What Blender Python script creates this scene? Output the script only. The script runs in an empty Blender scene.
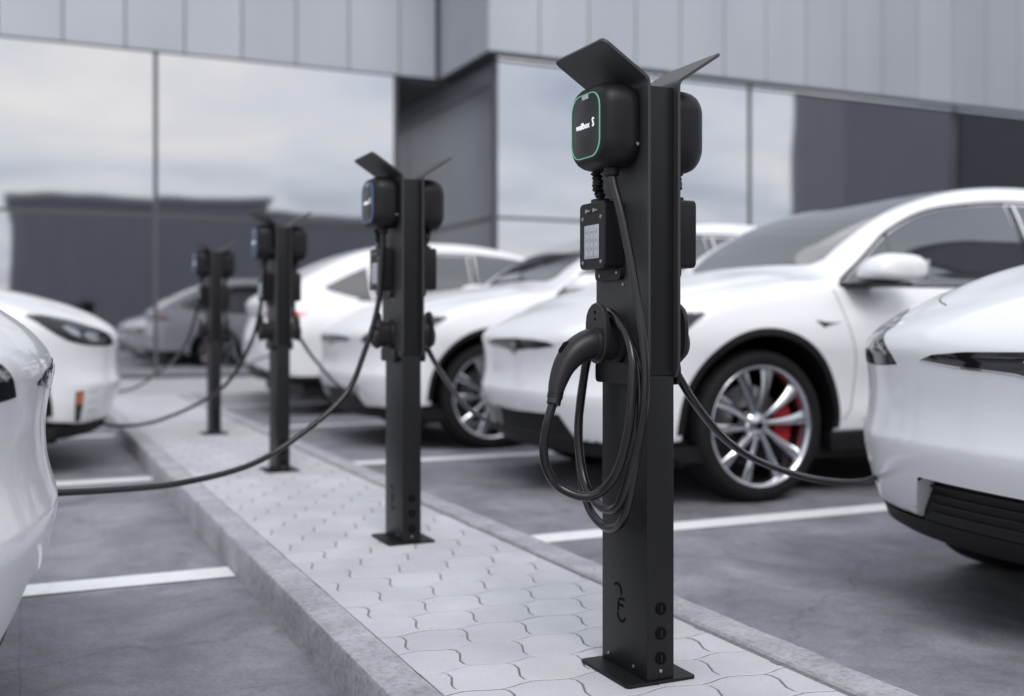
import bpy, bmesh, math, random
import numpy as np
from mathutils import Vector, Matrix, noise
from mathutils.geometry import delaunay_2d_cdt
random.seed(7); np.random.seed(7)
R = math.radians
sc = bpy.context.scene
col = sc.collection

# ------------------------------------------------------------------ camera
cam_d = bpy.data.cameras.new('camera'); cam = bpy.data.objects.new('camera', cam_d); col.objects.link(cam)
cam.location = (0, 0, .9); cam.rotation_euler = (R(90), 0, R(-24.55))
cam_d.sensor_width = 36; cam_d.lens = 1077/1024*36; cam_d.shift_y = -23/1024
cam_d.clip_start = .05; cam_d.clip_end = 500
cam_d.dof.use_dof = True; cam_d.dof.focus_distance = 2.36; cam_d.dof.aperture_fstop = 1.9
sc.camera = cam

# ------------------------------------------------------------------ sky, sun, exposure
SUN_EL, SUN_AZ = R(50), R(194)          # azimuth measured from +y towards +x
w = bpy.data.worlds.new('World'); sc.world = w; w.use_nodes = True
nt = w.node_tree; nt.nodes.clear()
def nn(t, kind, **kw):
    n = t.nodes.new(kind)
    for k, v in kw.items():
        if k.startswith('i_'): n.inputs[int(k[2:])].default_value = v
        else: setattr(n, k, v)
    return n
out = nn(nt, 'ShaderNodeOutputWorld'); bg = nn(nt, 'ShaderNodeBackground'); bg.inputs[1].default_value = .115
sky = nn(nt, 'ShaderNodeTexSky'); sky.sky_type = 'NISHITA'; sky.sun_disc = False
sky.sun_elevation = SUN_EL; sky.sun_rotation = SUN_AZ; sky.dust_density = 3.0; sky.air_density = 1.2
tc = nn(nt, 'ShaderNodeTexCoord'); sep = nn(nt, 'ShaderNodeSeparateXYZ')
nt.links.new(tc.outputs['Generated'], sep.inputs[0])
mz = nn(nt, 'ShaderNodeMath', operation='MAXIMUM'); mz.inputs[1].default_value = 0.0
nt.links.new(sep.outputs[2], mz.inputs[0])
az = nn(nt, 'ShaderNodeMath', operation='ADD'); az.inputs[1].default_value = .16; nt.links.new(mz.outputs[0], az.inputs[0])
dv = nn(nt, 'ShaderNodeVectorMath', operation='DIVIDE')
cmb = nn(nt, 'ShaderNodeCombineXYZ')
for i in range(3): nt.links.new(az.outputs[0], cmb.inputs[i])
nt.links.new(tc.outputs['Generated'], dv.inputs[0]); nt.links.new(cmb.outputs[0], dv.inputs[1])
cn = nn(nt, 'ShaderNodeTexNoise'); cn.inputs['Scale'].default_value = 1.25; cn.inputs['Detail'].default_value = 7; cn.inputs['Roughness'].default_value = .52
cn.inputs['Distortion'].default_value = .35
nt.links.new(dv.outputs[0], cn.inputs['Vector'])
cr = nn(nt, 'ShaderNodeValToRGB'); e = cr.color_ramp.elements          # cloud layer: grey undersides to pale cream tops
e[0].position = .30; e[0].color = (.40, .45, .545, 1)
e[1].position = .72; e[1].color = (1.0, .955, .91, 1)
e.new(.50).color = (.72, .755, .815, 1)
nt.links.new(cn.outputs['Fac'], cr.inputs[0])
cs = nn(nt, 'ShaderNodeVectorMath', operation='SCALE'); cs.inputs['Scale'].default_value = 8.6
nt.links.new(cr.outputs[0], cs.inputs[0])
mx = nn(nt, 'ShaderNodeMix', data_type='RGBA'); mx.inputs[0].default_value = .86
nt.links.new(sky.outputs[0], mx.inputs[6]); nt.links.new(cs.outputs[0], mx.inputs[7])
nt.links.new(mx.outputs[2], bg.inputs[0]); nt.links.new(bg.outputs[0], out.inputs[0])

sd = bpy.data.lights.new('sun', 'SUN'); so = bpy.data.objects.new('sun', sd); col.objects.link(so)
sd.energy = 1.0; sd.angle = R(28); sd.color = (1, .985, 1)
sdir = Vector((math.sin(SUN_AZ)*math.cos(SUN_EL), math.cos(SUN_AZ)*math.cos(SUN_EL), math.sin(SUN_EL)))
so.rotation_euler = (-sdir).to_track_quat('-Z', 'Y').to_euler(); so.location = sdir*60
sc.view_settings.view_transform = 'Standard'; sc.view_settings.look = 'None'
sc.view_settings.gamma = 1; sc.view_settings.use_curve_mapping = False
sc.view_settings.exposure = 0.62
sc.render.engine = 'CYCLES'

# ------------------------------------------------------------------ helpers
def mat(name, base, rough=.5, metal=0., coat=0., emit=None, estr=0., spec=None):
    m = bpy.data.materials.new(name); m.use_nodes = True
    b = m.node_tree.nodes['Principled BSDF']
    b.inputs['Base Color'].default_value = (*base, 1); b.inputs['Roughness'].default_value = rough
    b.inputs['Metallic'].default_value = metal; b.inputs['Coat Weight'].default_value = coat
    b.inputs['Coat Roughness'].default_value = .03
    if spec is not None: b.inputs['Specular IOR Level'].default_value = spec
    if emit: b.inputs['Emission Color'].default_value = (*emit, 1); b.inputs['Emission Strength'].default_value = estr
    return m
def grain(m, scale, c0, c1, detail=8, rough=.6, bump=0., bdist=.002, stretch=(1, 1, 1), lo=.3, hi=.7, coords='Object', bscale=None):
    """noise-driven colour between c0 and c1 plus fine relief"""
    t = m.node_tree; b = t.nodes['Principled BSDF']
    tcn = nn(t, 'ShaderNodeTexCoord'); mp = nn(t, 'ShaderNodeMapping'); mp.inputs['Scale'].default_value = stretch
    t.links.new(tcn.outputs[coords], mp.inputs[0])
    n = nn(t, 'ShaderNodeTexNoise'); n.inputs['Scale'].default_value = scale; n.inputs['Detail'].default_value = detail; n.inputs['Roughness'].default_value = rough
    t.links.new(mp.outputs[0], n.inputs['Vector'])
    r = nn(t, 'ShaderNodeValToRGB'); r.color_ramp.elements[0].position = lo; r.color_ramp.elements[1].position = hi
    r.color_ramp.elements[0].color = (*c0, 1); r.color_ramp.elements[1].color = (*c1, 1)
    t.links.new(n.outputs['Fac'], r.inputs[0]); t.links.new(r.outputs[0], b.inputs['Base Color'])
    if bump:
        n2 = nn(t, 'ShaderNodeTexNoise'); n2.inputs['Scale'].default_value = bscale or scale*12; n2.inputs['Detail'].default_value = 6
        t.links.new(tcn.outputs[coords], n2.inputs['Vector'])
        bp = nn(t, 'ShaderNodeBump'); bp.inputs['Strength'].default_value = bump; bp.inputs['Distance'].default_value = bdist
        t.links.new(n2.outputs['Fac'], bp.inputs['Height']); t.links.new(bp.outputs[0], b.inputs['Normal'])
    return m, r
def setp(o, label=None, cat=None, group=None, kind=None):
    if label: o['label'] = label
    if cat: o['category'] = cat
    if group: o['group'] = group
    if kind: o['kind'] = kind
    return o
def empty(name, loc=(0, 0, 0), rz=0):
    o = bpy.data.objects.new(name, None); col.objects.link(o); o.location = loc; o.rotation_euler.z = rz
    o.empty_display_size = .1
    return o
def link(name, me, parent=None, loc=(0, 0, 0), rz=0):
    o = bpy.data.objects.new(name, me); col.objects.link(o); o.location = loc; o.rotation_euler.z = rz
    if parent: o.parent = parent
    return o
def mesh(name, verts, faces, m, smooth=False, angle=None, normals=None):
    me = bpy.data.meshes.new(name); me.from_pydata([tuple(v) for v in verts], [], [tuple(f) for f in faces]); me.update()
    me.materials.append(m)
    if smooth or angle:
        me.polygons.foreach_set('use_smooth', [True]*len(me.polygons))
        if angle: me.set_sharp_from_angle(angle=R(angle))
        if normals is not None: me.normals_split_custom_set_from_vertices([tuple(n) for n in normals])
    me.update()
    return me
class MB:
    """collects shapes of ONE part"""
    def __init__(s): s.v = []; s.f = []
    def add(s, v, f):
        n = len(s.v); s.v += [tuple(p) for p in v]; s.f += [tuple(i+n for i in q) for q in f]; return s
    def box(s, x0, x1, y0, y1, z0, z1, bev=0.):
        if bev <= 0:
            v = [(x, y, z) for z in (z0, z1) for y in (y0, y1) for x in (x0, x1)]
            return s.add(v, [(0, 2, 3, 1), (4, 5, 7, 6), (0, 1, 5, 4), (2, 6, 7, 3), (0, 4, 6, 2), (1, 3, 7, 5)])
        bm = bmesh.new(); bmesh.ops.create_cube(bm, size=1)
        bmesh.ops.scale(bm, vec=(x1-x0, y1-y0, z1-z0), verts=bm.verts)
        bmesh.ops.translate(bm, vec=((x0+x1)/2, (y0+y1)/2, (z0+z1)/2), verts=bm.verts)
        bmesh.ops.bevel(bm, geom=bm.edges[:], offset=bev, segments=3, profile=.5, affect='EDGES')
        bm.verts.index_update(); v = [p.co[:] for p in bm.verts]; f = [[q.index for q in p.verts] for p in bm.faces]; bm.free()
        return s.add(v, f)
    def loops(s, L, cap0=True, cap1=True, closed=True):
        """skin a list of equal-length vertex loops"""
        n = len(L[0]); v = [p for l in L for p in l]; f = []
        for i in range(len(L)-1):
            for j in range(n if closed else n-1):
                k = (j+1) % n; f.append((i*n+j, i*n+k, (i+1)*n+k, (i+1)*n+j))
        if cap0: f.append(tuple(range(n-1, -1, -1)))
        if cap1: f.append(tuple((len(L)-1)*n+j for j in range(n)))
        return s.add(v, f)
    def tube(s, pts, rad, seg=10, cap=True):
        pts = [Vector(p) for p in pts]; L = []; up = None
        rads = rad if isinstance(rad, (list, tuple)) else [rad]*len(pts)
        for i, p in enumerate(pts):
            t = (pts[min(i+1, len(pts)-1)]-pts[max(i-1, 0)]).normalized()
            if up is None: up = t.orthogonal().normalized()
            up = (up - t*up.dot(t)).normalized(); sd_ = t.cross(up)
            L.append([p + (up*math.cos(a)+sd_*math.sin(a))*rads[i] for a in [2*math.pi*k/seg for k in range(seg)]])
        return s.loops(L, cap, cap)
    def disc(s, c, r, axis, h, seg=20, bev=0.0):
        """short cylinder; axis vector; from c along axis by h"""
        c = Vector(c); a = Vector(axis).normalized(); u = a.orthogonal().normalized(); q = a.cross(u)
        ring = lambda rr, hh: [c + a*hh + (u*math.cos(t)+q*math.sin(t))*rr for t in [2*math.pi*k/seg for k in range(seg)]]
        return s.loops([ring(r, 0), ring(r, h-bev), ring(r-bev, h)] if bev else [ring(r, 0), ring(r, h)])
    def build(s, name, m, parent=None, smooth=False, angle=None, loc=(0, 0, 0), rz=0):
        return link(name, mesh(name, s.v, s.f, m, smooth, angle), parent, loc, rz)
    def me(s, name, m, smooth=False, angle=None): return mesh(name, s.v, s.f, m, smooth, angle)
def smooth_path(pts, n=8):
    """Catmull-Rom through points"""
    P = [Vector(p) for p in pts]; P = [P[0]*2-P[1]] + P + [P[-1]*2-P[-2]]; o = []
    for i in range(1, len(P)-2):
        a, b, c, d = P[i-1:i+3]
        for k in range(n):
            t = k/n; o.append(.5*((2*b)+(c-a)*t+(2*a-5*b+4*c-d)*t*t+(3*b-a-3*c+d)*t**3))
    o.append(P[-2]); return o
def copy_tree(o, parent=None):
    c = o.copy(); col.objects.link(c); c.parent = parent
    for ch in list(o.children): copy_tree(ch, c)
    return c
def spl(xs, ys):
    """smooth 1-D interpolation (cubic Hermite, monotone-limited tangents), numpy"""
    xs = np.array(xs, float); ys = np.array(ys, float); h = np.diff(xs); d = np.diff(ys)/h
    m = np.zeros(len(xs)); m[0] = d[0]; m[-1] = d[-1]
    for i in range(1, len(xs)-1): m[i] = (d[i-1]*h[i]+d[i]*h[i-1])/(h[i-1]+h[i])
    def f(x):
        x = np.asarray(x, float); xc = np.clip(x, xs[0], xs[-1]); i = np.clip(np.searchsorted(xs, xc)-1, 0, len(xs)-2)
        t = (xc-xs[i])/h[i]; t2 = t*t; t3 = t2*t
        y = (2*t3-3*t2+1)*ys[i]+(t3-2*t2+t)*h[i]*m[i]+(-2*t3+3*t2)*ys[i+1]+(t3-t2)*h[i]*m[i+1]
        return y + np.where(x < xs[0], (x-xs[0])*m[0], 0) + np.where(x > xs[-1], (x-xs[-1])*m[-1], 0)
    return f

# ------------------------------------------------------------------ materials
# yard surface: worn, power-floated grey concrete
M_ground = mat('yard_concrete', (.12, .12, .13), .72)
t = M_ground.node_tree; b = t.nodes['Principled BSDF']
tcn = nn(t, 'ShaderNodeTexCoord')
def noise_node(t, vec, scale, detail=6, rough=.6, stretch=None, dist=0):
    n = nn(t, 'ShaderNodeTexNoise'); n.inputs['Scale'].default_value = scale; n.inputs['Detail'].default_value = detail; n.inputs['Roughness'].default_value = rough
    n.inputs['Distortion'].default_value = dist
    if stretch:
        mp = nn(t, 'ShaderNodeMapping'); mp.inputs['Scale'].default_value = stretch; t.links.new(vec, mp.inputs[0]); vec = mp.outputs[0]
    t.links.new(vec, n.inputs['Vector']); return n
def ramp(t, src, p0, c0, p1, c1):
    r = nn(t, 'ShaderNodeValToRGB'); r.color_ramp.elements[0].position = p0; r.color_ramp.elements[1].position = p1
    r.color_ramp.elements[0].color = (*c0, 1); r.color_ramp.elements[1].color = (*c1, 1); t.links.new(src, r.inputs[0]); return r
def mixc(t, mode, fac, a, b_):
    m = nn(t, 'ShaderNodeMix', data_type='RGBA', blend_type=mode); m.inputs[0].default_value = fac if not hasattr(fac, 'name') else 1
    if hasattr(fac, 'name'): t.links.new(fac, m.inputs[0])
    t.links.new(a, m.inputs[6]); t.links.new(b_, m.inputs[7]); return m.outputs[2]
ob = tcn.outputs['Object']
n1 = noise_node(t, ob, 1.5, 11, .68, None, .5); r1 = ramp(t, n1.outputs['Fac'], .32, (.165, .165, .184), .66, (.305, .305, .335))
n2 = noise_node(t, ob, 1.3, 9, .68, (1.15, .8, 1), 1.1); r2 = ramp(t, n2.outputs['Fac'], .34, (.66, .66, .67), .66, (1.16, 1.16, 1.16))
c = mixc(t, 'MULTIPLY', 1.0, r1.outputs[0], r2.outputs[0])
n3 = noise_node(t, ob, 75, 7, .78); r3 = ramp(t, n3.outputs['Fac'], .34, (.66, .66, .67), .66, (1.22, 1.22, 1.22))
c = mixc(t, 'MULTIPLY', .8, c, r3.outputs[0])
n5 = noise_node(t, ob, 11, 11, .76); r5 = ramp(t, n5.outputs['Fac'], .56, (1, 1, 1), .74, (1.45, 1.45, 1.44))
c = mixc(t, 'MULTIPLY', .8, c, r5.outputs[0])
vo = nn(t, 'ShaderNodeTexVoronoi', feature='DISTANCE_TO_EDGE'); vo.inputs['Scale'].default_value = .55
wn = noise_node(t, ob, 3.0, 5, .6)
wm = nn(t, 'ShaderNodeMix', data_type='RGBA', blend_type='LINEAR_LIGHT'); wm.inputs[0].default_value = .22
t.links.new(ob, wm.inputs[6]); t.links.new(wn.outputs['Color'], wm.inputs[7]); t.links.new(wm.outputs[2], vo.inputs['Vector'])
rv = ramp(t, vo.outputs['Distance'], 0.0, (.62, .62, .62), .007, (1, 1, 1)); c = mixc(t, 'MULTIPLY', .7, c, rv.outputs[0])
n6 = noise_node(t, ob, 4.2, 9, .74, None, 1.2); r6 = ramp(t, n6.outputs['Fac'], .38, (.80, .80, .81), .54, (1.05, 1.05, 1.05)); c = mixc(t, 'MULTIPLY', .75, c, r6.outputs[0])
br = nn(t, 'ShaderNodeTexBrick'); br.offset = 0; br.inputs['Scale'].default_value = 1; br.inputs['Brick Width'].default_value = .92; br.inputs['Row Height'].default_value = 1.35
br.inputs['Mortar Size'].default_value = .004; br.inputs['Mortar Smooth'].default_value = .6; br.inputs['Color1'].default_value = (1, 1, 1, 1); br.inputs['Color2'].default_value = (.9, .9, .905, 1); br.inputs['Mortar'].default_value = (.6, .6, .61, 1)
wm2 = nn(t, 'ShaderNodeMix', data_type='RGBA', blend_type='LINEAR_LIGHT'); wm2.inputs[0].default_value = .012; t.links.new(ob, wm2.inputs[6]); t.links.new(wn.outputs['Color'], wm2.inputs[7]); t.links.new(wm2.outputs[2], br.inputs['Vector'])
c = mixc(t, 'MULTIPLY', .55, c, br.outputs['Color'])
t.links.new(c, b.inputs['Base Color'])
rr = ramp(t, n1.outputs['Fac'], .3, (.5, .5, .5), .7, (.85, .85, .85)); t.links.new(rr.outputs[0], b.inputs['Roughness'])
bp = nn(t, 'ShaderNodeBump'); bp.inputs['Strength'].default_value = .35; bp.inputs['Distance'].default_value = .004
t.links.new(n3.outputs['Fac'], bp.inputs['Height']); t.links.new(bp.outputs[0], b.inputs['Normal'])

M_kerb = mat('kerb_concrete', (.36, .36, .36), .85)
t = M_kerb.node_tree; b = t.nodes['Principled BSDF']; ob = nn(t, 'ShaderNodeTexCoord').outputs['Object']
k1 = noise_node(t, ob, 6, 10, .68); kr1 = ramp(t, k1.outputs['Fac'], .3, (.30, .302, .322), .7, (.515, .518, .54))
k2 = noise_node(t, ob, 55, 8, .75); kr2 = ramp(t, k2.outputs['Fac'], .36, (.62, .61, .61), .53, (1.05, 1.05, 1.05))
c = mixc(t, 'MULTIPLY', .8, kr1.outputs[0], kr2.outputs[0])
k3 = noise_node(t, ob, 14, 6, .7, (4, .6, 1)); kr3 = ramp(t, k3.outputs['Fac'], .6, (1, 1, 1), .75, (.7, .69, .67)); c = mixc(t, 'MULTIPLY', .6, c, kr3.outputs[0])
t.links.new(c, b.inputs['Base Color'])
bp = nn(t, 'ShaderNodeBump'); bp.inputs['Strength'].default_value = 1.0; bp.inputs['Distance'].default_value = .007
t.links.new(k2.outputs['Fac'], bp.inputs['Height']); t.links.new(bp.outputs[0], b.inputs['Normal'])

M_paver = mat('paver_concrete', (.47, .475, .49), .8)
t = M_paver.node_tree; b = t.nodes['Principled BSDF']
geo = nn(t, 'ShaderNodeNewGeometry'); oi = nn(t, 'ShaderNodeObjectInfo')
p1 = noise_node(t, geo.outputs['Position'], 3.5, 8, .6); pr1 = ramp(t, p1.outputs['Fac'], .3, (.435, .435, .455), .7, (.54, .54, .562))
p2 = noise_node(t, geo.outputs['Position'], 160, 4, .7); pr2 = ramp(t, p2.outputs['Fac'], .3, (.86, .86, .86), .65, (1.04, 1.04, 1.04))
c = mixc(t, 'MULTIPLY', .8, pr1.outputs[0], pr2.outputs[0])
rnd = ramp(t, oi.outputs['Random'], 0, (.93, .93, .935), 1, (1.05, 1.05, 1.045)); c = mixc(t, 'MULTIPLY', 1., c, rnd.outputs[0])
p3 = noise_node(t, geo.outputs['Position'], 34, 3, .5); pr3 = ramp(t, p3.outputs['Fac'], .24, (.62, .6, .58), .29, (1, 1, 1)); c = mixc(t, 'MULTIPLY', .8, c, pr3.outputs[0])
t.links.new(c, b.inputs['Base Color'])
bp = nn(t, 'ShaderNodeBump'); bp.inputs['Strength'].default_value = .4; bp.inputs['Distance'].default_value = .0015
t.links.new(p2.outputs['Fac'], bp.inputs['Height']); t.links.new(bp.outputs[0], b.inputs['Normal'])

M_sand = grain(mat('joint_sand', (.2, .19, .18), .95), 90, (.11, .107, .112), (.22, .215, .222), bump=.6)[0]
M_walk = grain(mat('walk_concrete', (.4, .4, .41), .85), 2.5, (.33, .335, .35), (.43, .43, .44), bump=.3)[0]
M_line = grain(mat('line_paint', (.7, .7, .7), .6), 9, (.50, .50, .51), (.76, .76, .77), detail=12, rough=.75, lo=.27, hi=.46, bump=.3, bdist=.001)[0]
M_post = grain(mat('powder_coat', (.009, .0092, .0108), .42, spec=.28), 400, (.0080, .0082, .0098), (.0105, .0107, .0122), bump=.10, bdist=.0006, bscale=1500)[0]
M_plate = grain(mat('powder_coat_plate', (.038, .039, .040), .5, spec=.4), 400, (.035, .036, .037), (.042, .043, .044), bump=.10, bdist=.0006, bscale=1500)[0]
M_post2 = grain(mat('powder_coat_core', (.006, .0064, .0075), .5, spec=.28), 400, (.0055, .006, .007), (.007, .0075, .0085), bump=.12, bdist=.0006, bscale=1500)[0]
M_plastic = grain(mat('charger_plastic', (.009, .008, .010), .45, spec=.28), 500, (.008, .007, .009), (.010, .009, .011), bump=.08, bdist=.0005, bscale=1800)[0]
M_gloss = mat('charger_face', (.006, .006, .008), .3)
M_dock = grain(mat('dock_plastic', (.020, .018, .021), .36, spec=.28), 300, (.018, .016, .019), (.022, .020, .023), bump=.08, bdist=.0005, bscale=1500)[0]
M_cable = grain(mat('cable_rubber', (.012, .0105, .013), .22, spec=.45), 120, (.008, .007, .009), (.012, .0105, .013), bump=.06, bdist=.0006, bscale=900)[0]
M_screw = mat('screw_steel', (.36, .36, .37), .38, 1.)
M_key = grain(mat('keypad_membrane', (.42, .43, .46), .4), 50, (.40, .41, .44), (.46, .47, .50))[0]
M_key2 = mat('key_dome', (.455, .465, .495), .35)
M_green = mat('led_green', (.05, .2, .12), .4, emit=(.24, .62, .42), estr=.30)
M_blue = mat('led_blue', (.05, .1, .2), .4, emit=(.10, .20, .50), estr=.4)
M_ledoff = mat('led_unlit', (.02, .02, .024), .3)
M_white = mat('print_white_glow', (.8, .8, .8), .5, emit=(1, 1, 1), estr=.3)  # unlit white print on the charger, brightened by a faint added glow
M_emboss = mat('emboss_dark', (.002, .002, .002), .7, spec=.1)
M_paint = mat('car_paint_white', (.79, .79, .80), .38, coat=.7)
M_paint.node_tree.nodes['Principled BSDF'].inputs['Coat IOR'].default_value = 1.45
M_paint.node_tree.nodes['Principled BSDF'].inputs['Coat Roughness'].default_value = .06
M_trim = grain(mat('black_trim', (.008, .008, .009), .5, spec=.3), 60, (.006, .006, .007), (.010, .010, .011), bump=.1, bdist=.0008)[0]
M_piano = mat('piano_black', (.008, .008, .010), .08, coat=.6)
M_gap = mat('shut_gap', (.05, .05, .055), .8)
M_glass = mat('car_glass', (.012, .013, .018), .02, spec=.6, coat=1.)
M_glass.node_tree.nodes['Principled BSDF'].inputs['Coat IOR'].default_value = 2.1
M_tyre = grain(mat('tyre_rubber', (.008, .008, .009), .75, spec=.25), 40, (.006, .006, .007), (.011, .011, .012), bump=.2)[0]
M_alloy = mat('alloy', (.56, .565, .59), .22, 1.)
M_alloy_d = mat('alloy_barrel', (.30, .30, .32), .35, 1.)
M_disc = mat('brake_steel', (.22, .22, .23), .4, 1.)
M_red = mat('caliper_red', (.36, .010, .013), .4, coat=.3)
M_lens = mat('headlamp_lens', (.016, .017, .021), .08, coat=.25, spec=.35)
M_lens.node_tree.nodes['Principled BSDF'].inputs['Coat IOR'].default_value = 1.6
M_reflector = mat('lamp_reflector', (.42, .42, .44), .2, 1.)
M_amber = mat('amber_lens', (.40, .11, .010), .15, coat=1.)
M_tail = mat('tail_lens', (.45, .02, .03), .12, coat=1.)
M_chrome = mat('chrome', (.6, .6, .62), .12, 1.)

M_clad = mat('cladding_panel', (.36, .375, .40), .38, .35)
t = M_clad.node_tree; b = t.nodes['Principled BSDF']; oi = nn(t, 'ShaderNodeObjectInfo')
rnd = ramp(t, oi.outputs['Random'], 0, (.385, .403, .44), 1, (.44, .458, .493)); gp = nn(t, 'ShaderNodeNewGeometry')
n1 = noise_node(t, gp.outputs['Position'], 1.2, 6, .5, (1, 1, .25)); r1 = ramp(t, n1.outputs['Fac'], .3, (.94, .94, .95), .7, (1.05, 1.05, 1.04))
t.links.new(mixc(t, 'MULTIPLY', 1., rnd.outputs[0], r1.outputs[0]), b.inputs['Base Color'])
bp = nn(t, 'ShaderNodeBump'); bp.inputs['Strength'].default_value = .25; bp.inputs['Distance'].default_value = .02
n2 = noise_node(t, gp.outputs['Position'], .9, 2, .4); t.links.new(n2.outputs['Fac'], bp.inputs['Height']); t.links.new(bp.outputs[0], b.inputs['Normal'])
M_mirror = mat('facade_glass', (.51, .515, .54), .035, 1.)
t = M_mirror.node_tree; b = t.nodes['Principled BSDF']; gp = nn(t, 'ShaderNodeNewGeometry')
n1 = noise_node(t, gp.outputs['Position'], .45, 2, .4, (1, 1, .5)); bp = nn(t, 'ShaderNodeBump'); bp.inputs['Strength'].default_value = .15; bp.inputs['Distance'].default_value = .08
t.links.new(n1.outputs['Fac'], bp.inputs['Height']); t.links.new(bp.outputs[0], b.inputs['Normal'])
M_return = grain(mat('return_panel', (.12, .125, .145), .35, .2), 1.2, (.108, .113, .135), (.135, .141, .165))[0]
M_mull = mat('mullion', (.10, .10, .11), .5, .5)
M_wall = grain(mat('backing_wall', (.05, .05, .055), .8), 2, (.045, .045, .05), (.06, .06, .065))[0]
M_soffit = grain(mat('soffit_panel', (.12, .12, .13), .6), 2, (.11, .11, .12), (.14, .14, .15))[0]
M_bld = grain(mat('opposite_wall', (.2, .2, .225), .8), 1.5, (.20, .20, .225), (.235, .235, .262), stretch=(1.2, 1.2, .3))[0]
M_bld2 = grain(mat('tower_wall', (.055, .06, .07), .5), 1.5, (.045, .05, .06), (.065, .07, .08))[0]
M_bglass = mat('building_window', (.03, .032, .038), .1, coat=.5)

# ------------------------------------------------------------------ setting: yard, island, walk
g = MB(); g.add([(-120, -120, 0), (120, -120, 0), (120, 120, 0), (-120, 120, 0)], [(0, 1, 2, 3)])
setp(g.build('yard_ground', M_ground), 'worn grey concrete ground of the parking yard', kind='structure')
XL0, XL1, XR0, XR1 = .705, .812, 1.607, 1.722          # kerbs: outer/inner faces
Y0, Y1 = .1, 12.5
def kerb(name, xo, xi, seed, label):
    """rough cast kerb stone swept along y; xo outer face, xi inner face"""
    d = 1 if xi > xo else -1; top = .124
    ys = np.arange(Y0, Y1+.001, .025); L = []
    for y in ys:
        nz = lambda k, sc_=9.: noise.noise((y*sc_, k*3.1+seed, .5))
        ch = .007+.006*abs(nz(1, 14))+ (.012*max(0, nz(2, 5)-.18)) + .010*max(0, nz(9, 23)-.25)
        prof = [(xo, -.02), (xo+d*.001*nz(3), .05), (xo+d*.002*nz(4), top-ch*1.3), (xo+d*ch*.35, top-ch*.45), (xo+d*ch, top-.001+.001*nz(5)),
                (xo+d*.05, top+.0012*nz(6)), (xi-d*(.006+.004*abs(nz(7, 15))), top+.001*nz(8)), (xi, top-.008), (xi, -.02)]
        L.append([(px, y, pz) for px, pz in prof])
    m = MB(); m.loops(L)
    if d < 0: m.f = [tuple(reversed(q)) for q in m.f]
    return setp(m.build(name, M_kerb, angle=35), label, kind='structure')
kerb('kerb', XL0, XL1, 1, 'concrete kerb along the left edge of the charger island')
kerb('kerb', XR1, XR0, 9, 'concrete kerb along the right edge of the charger island')
bed = MB(); bed.box(XL1+.001, XR0-.001, Y0, Y1, .0, .1180)
bed = setp(bed.build('paved_island', M_sand), 'raised island paved with wavy interlocking blocks', kind='structure')
PL, PW, AMP, GAP = .163, .155, .0100, .0024
def paver_outline(nseg=4):
    P = []
    H_ = PW/2; g_ = GAP
    S = lambda y: .0115*math.sin(math.pi*y/H_)         # S-shaped end joint
    top = lambda x: H_ + AMP*math.cos(2*math.pi*x/PL)*1.0
    for k in range(nseg+1):
        x = -PL/2 + PL*k/nseg; P.append((x, -top(x)))
    for k in range(1, 6):
        y = -H_+2*H_*k/6; P.append((PL/2+S(y), y))
    for k in range(nseg+1):
        x = PL/2 - PL*k/nseg; P.append((x, top(x)))
    for k in range(1, 6):
        y = H_-2*H_*k/6; P.append((-PL/2+S(y), y))
    q = []                                             # shrink by the joint width
    n = len(P)
    for i in range(n):
        a, b_, c_ = Vector(P[i-1]), Vector(P[i]), Vector(P[(i+1) % n]); tdir = (c_-a).normalized(); nrm = Vector((-tdir.y, tdir.x)); q.append(b_+nrm*GAP)
    return q
def clip(P, x, keep_less):
    o = []
    for i in range(len(P)):
        a, b_ = P[i-1], P[i]; ia = (a.x <= x) == keep_less; ib = (b_.x <= x) == keep_less
        if ia != ib: tt = (x-a.x)/(b_.x-a.x); o.append(a.lerp(b_, tt))
        if ib: o.append(b_)
    return o
def paver_geom(xc):
    P = paver_outline(6)
    P = [p+Vector((xc, 0)) for p in P]
    if max(p.x for p in P) < XL1+.012 or min(p.x for p in P) > XR0-.03: return None
    if min(p.x for p in P) < XL1+.0015: P = clip(P, XL1+.0015, False)
    if max(p.x for p in P) > XR0-.021: P = clip(P, XR0-.021, True)
    if len(P) < 4 or max(p.x for p in P)-min(p.x for p in P) < .008: return None
    cx = sum(p.x for p in P)/len(P); cy = sum(p.y for p in P)/len(P); c_ = Vector((cx, cy))
    ins = [p+(c_-p).normalized()*.0018 for p in P]
    return [[(p.x-xc, p.y, -.022) for p in P], [(p.x-xc, p.y, -.0012) for p in P], [(p.x-xc, p.y, 0) for p in ins]]
variants = {}; slots = []
rows = int((Y1-Y0)/PW)
for j in range(rows):
    for k in range(-1, 7):
        xc = .86 + k*PL + (PL/2 if j % 2 else 0); key = (j % 2, k)
        if key not in variants:
            L = paver_geom(xc)
            variants[key] = None if L is None else (L, MB().loops(L, False, True).me('paver', M_paver, angle=30))
        if variants[key]: slots.append((xc, Y0+.085+j*PW, key))
near = sorted(slots, key=lambda q: abs(q[1]-1.55) if q[1] >= 1.55 else 50+abs(q[1]))
far = MB()
for i, (xc, y, key) in enumerate(near):
    zz = .1195+random.uniform(-.0005, .0005)
    if i < 300 and y >= 1.5:
        o = link('paver', variants[key][1], bed, (xc, y, zz)); o.rotation_euler = (random.gauss(0, .0022), random.gauss(0, .0022), 0)
    else:
        far.loops([[(p[0]+xc, p[1]+y, p[2]+zz) for p in l] for l in variants[key][0]], False, True)
setp(far.build('far_pavers', M_paver, bed, angle=30), kind='stuff')
wk = MB(); wk.box(-40, 60, Y1+.002, 30, -.02, .120); setp(wk.build('building_walk', M_walk), 'pale paved walk along the foot of the building', kind='structure')
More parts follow.
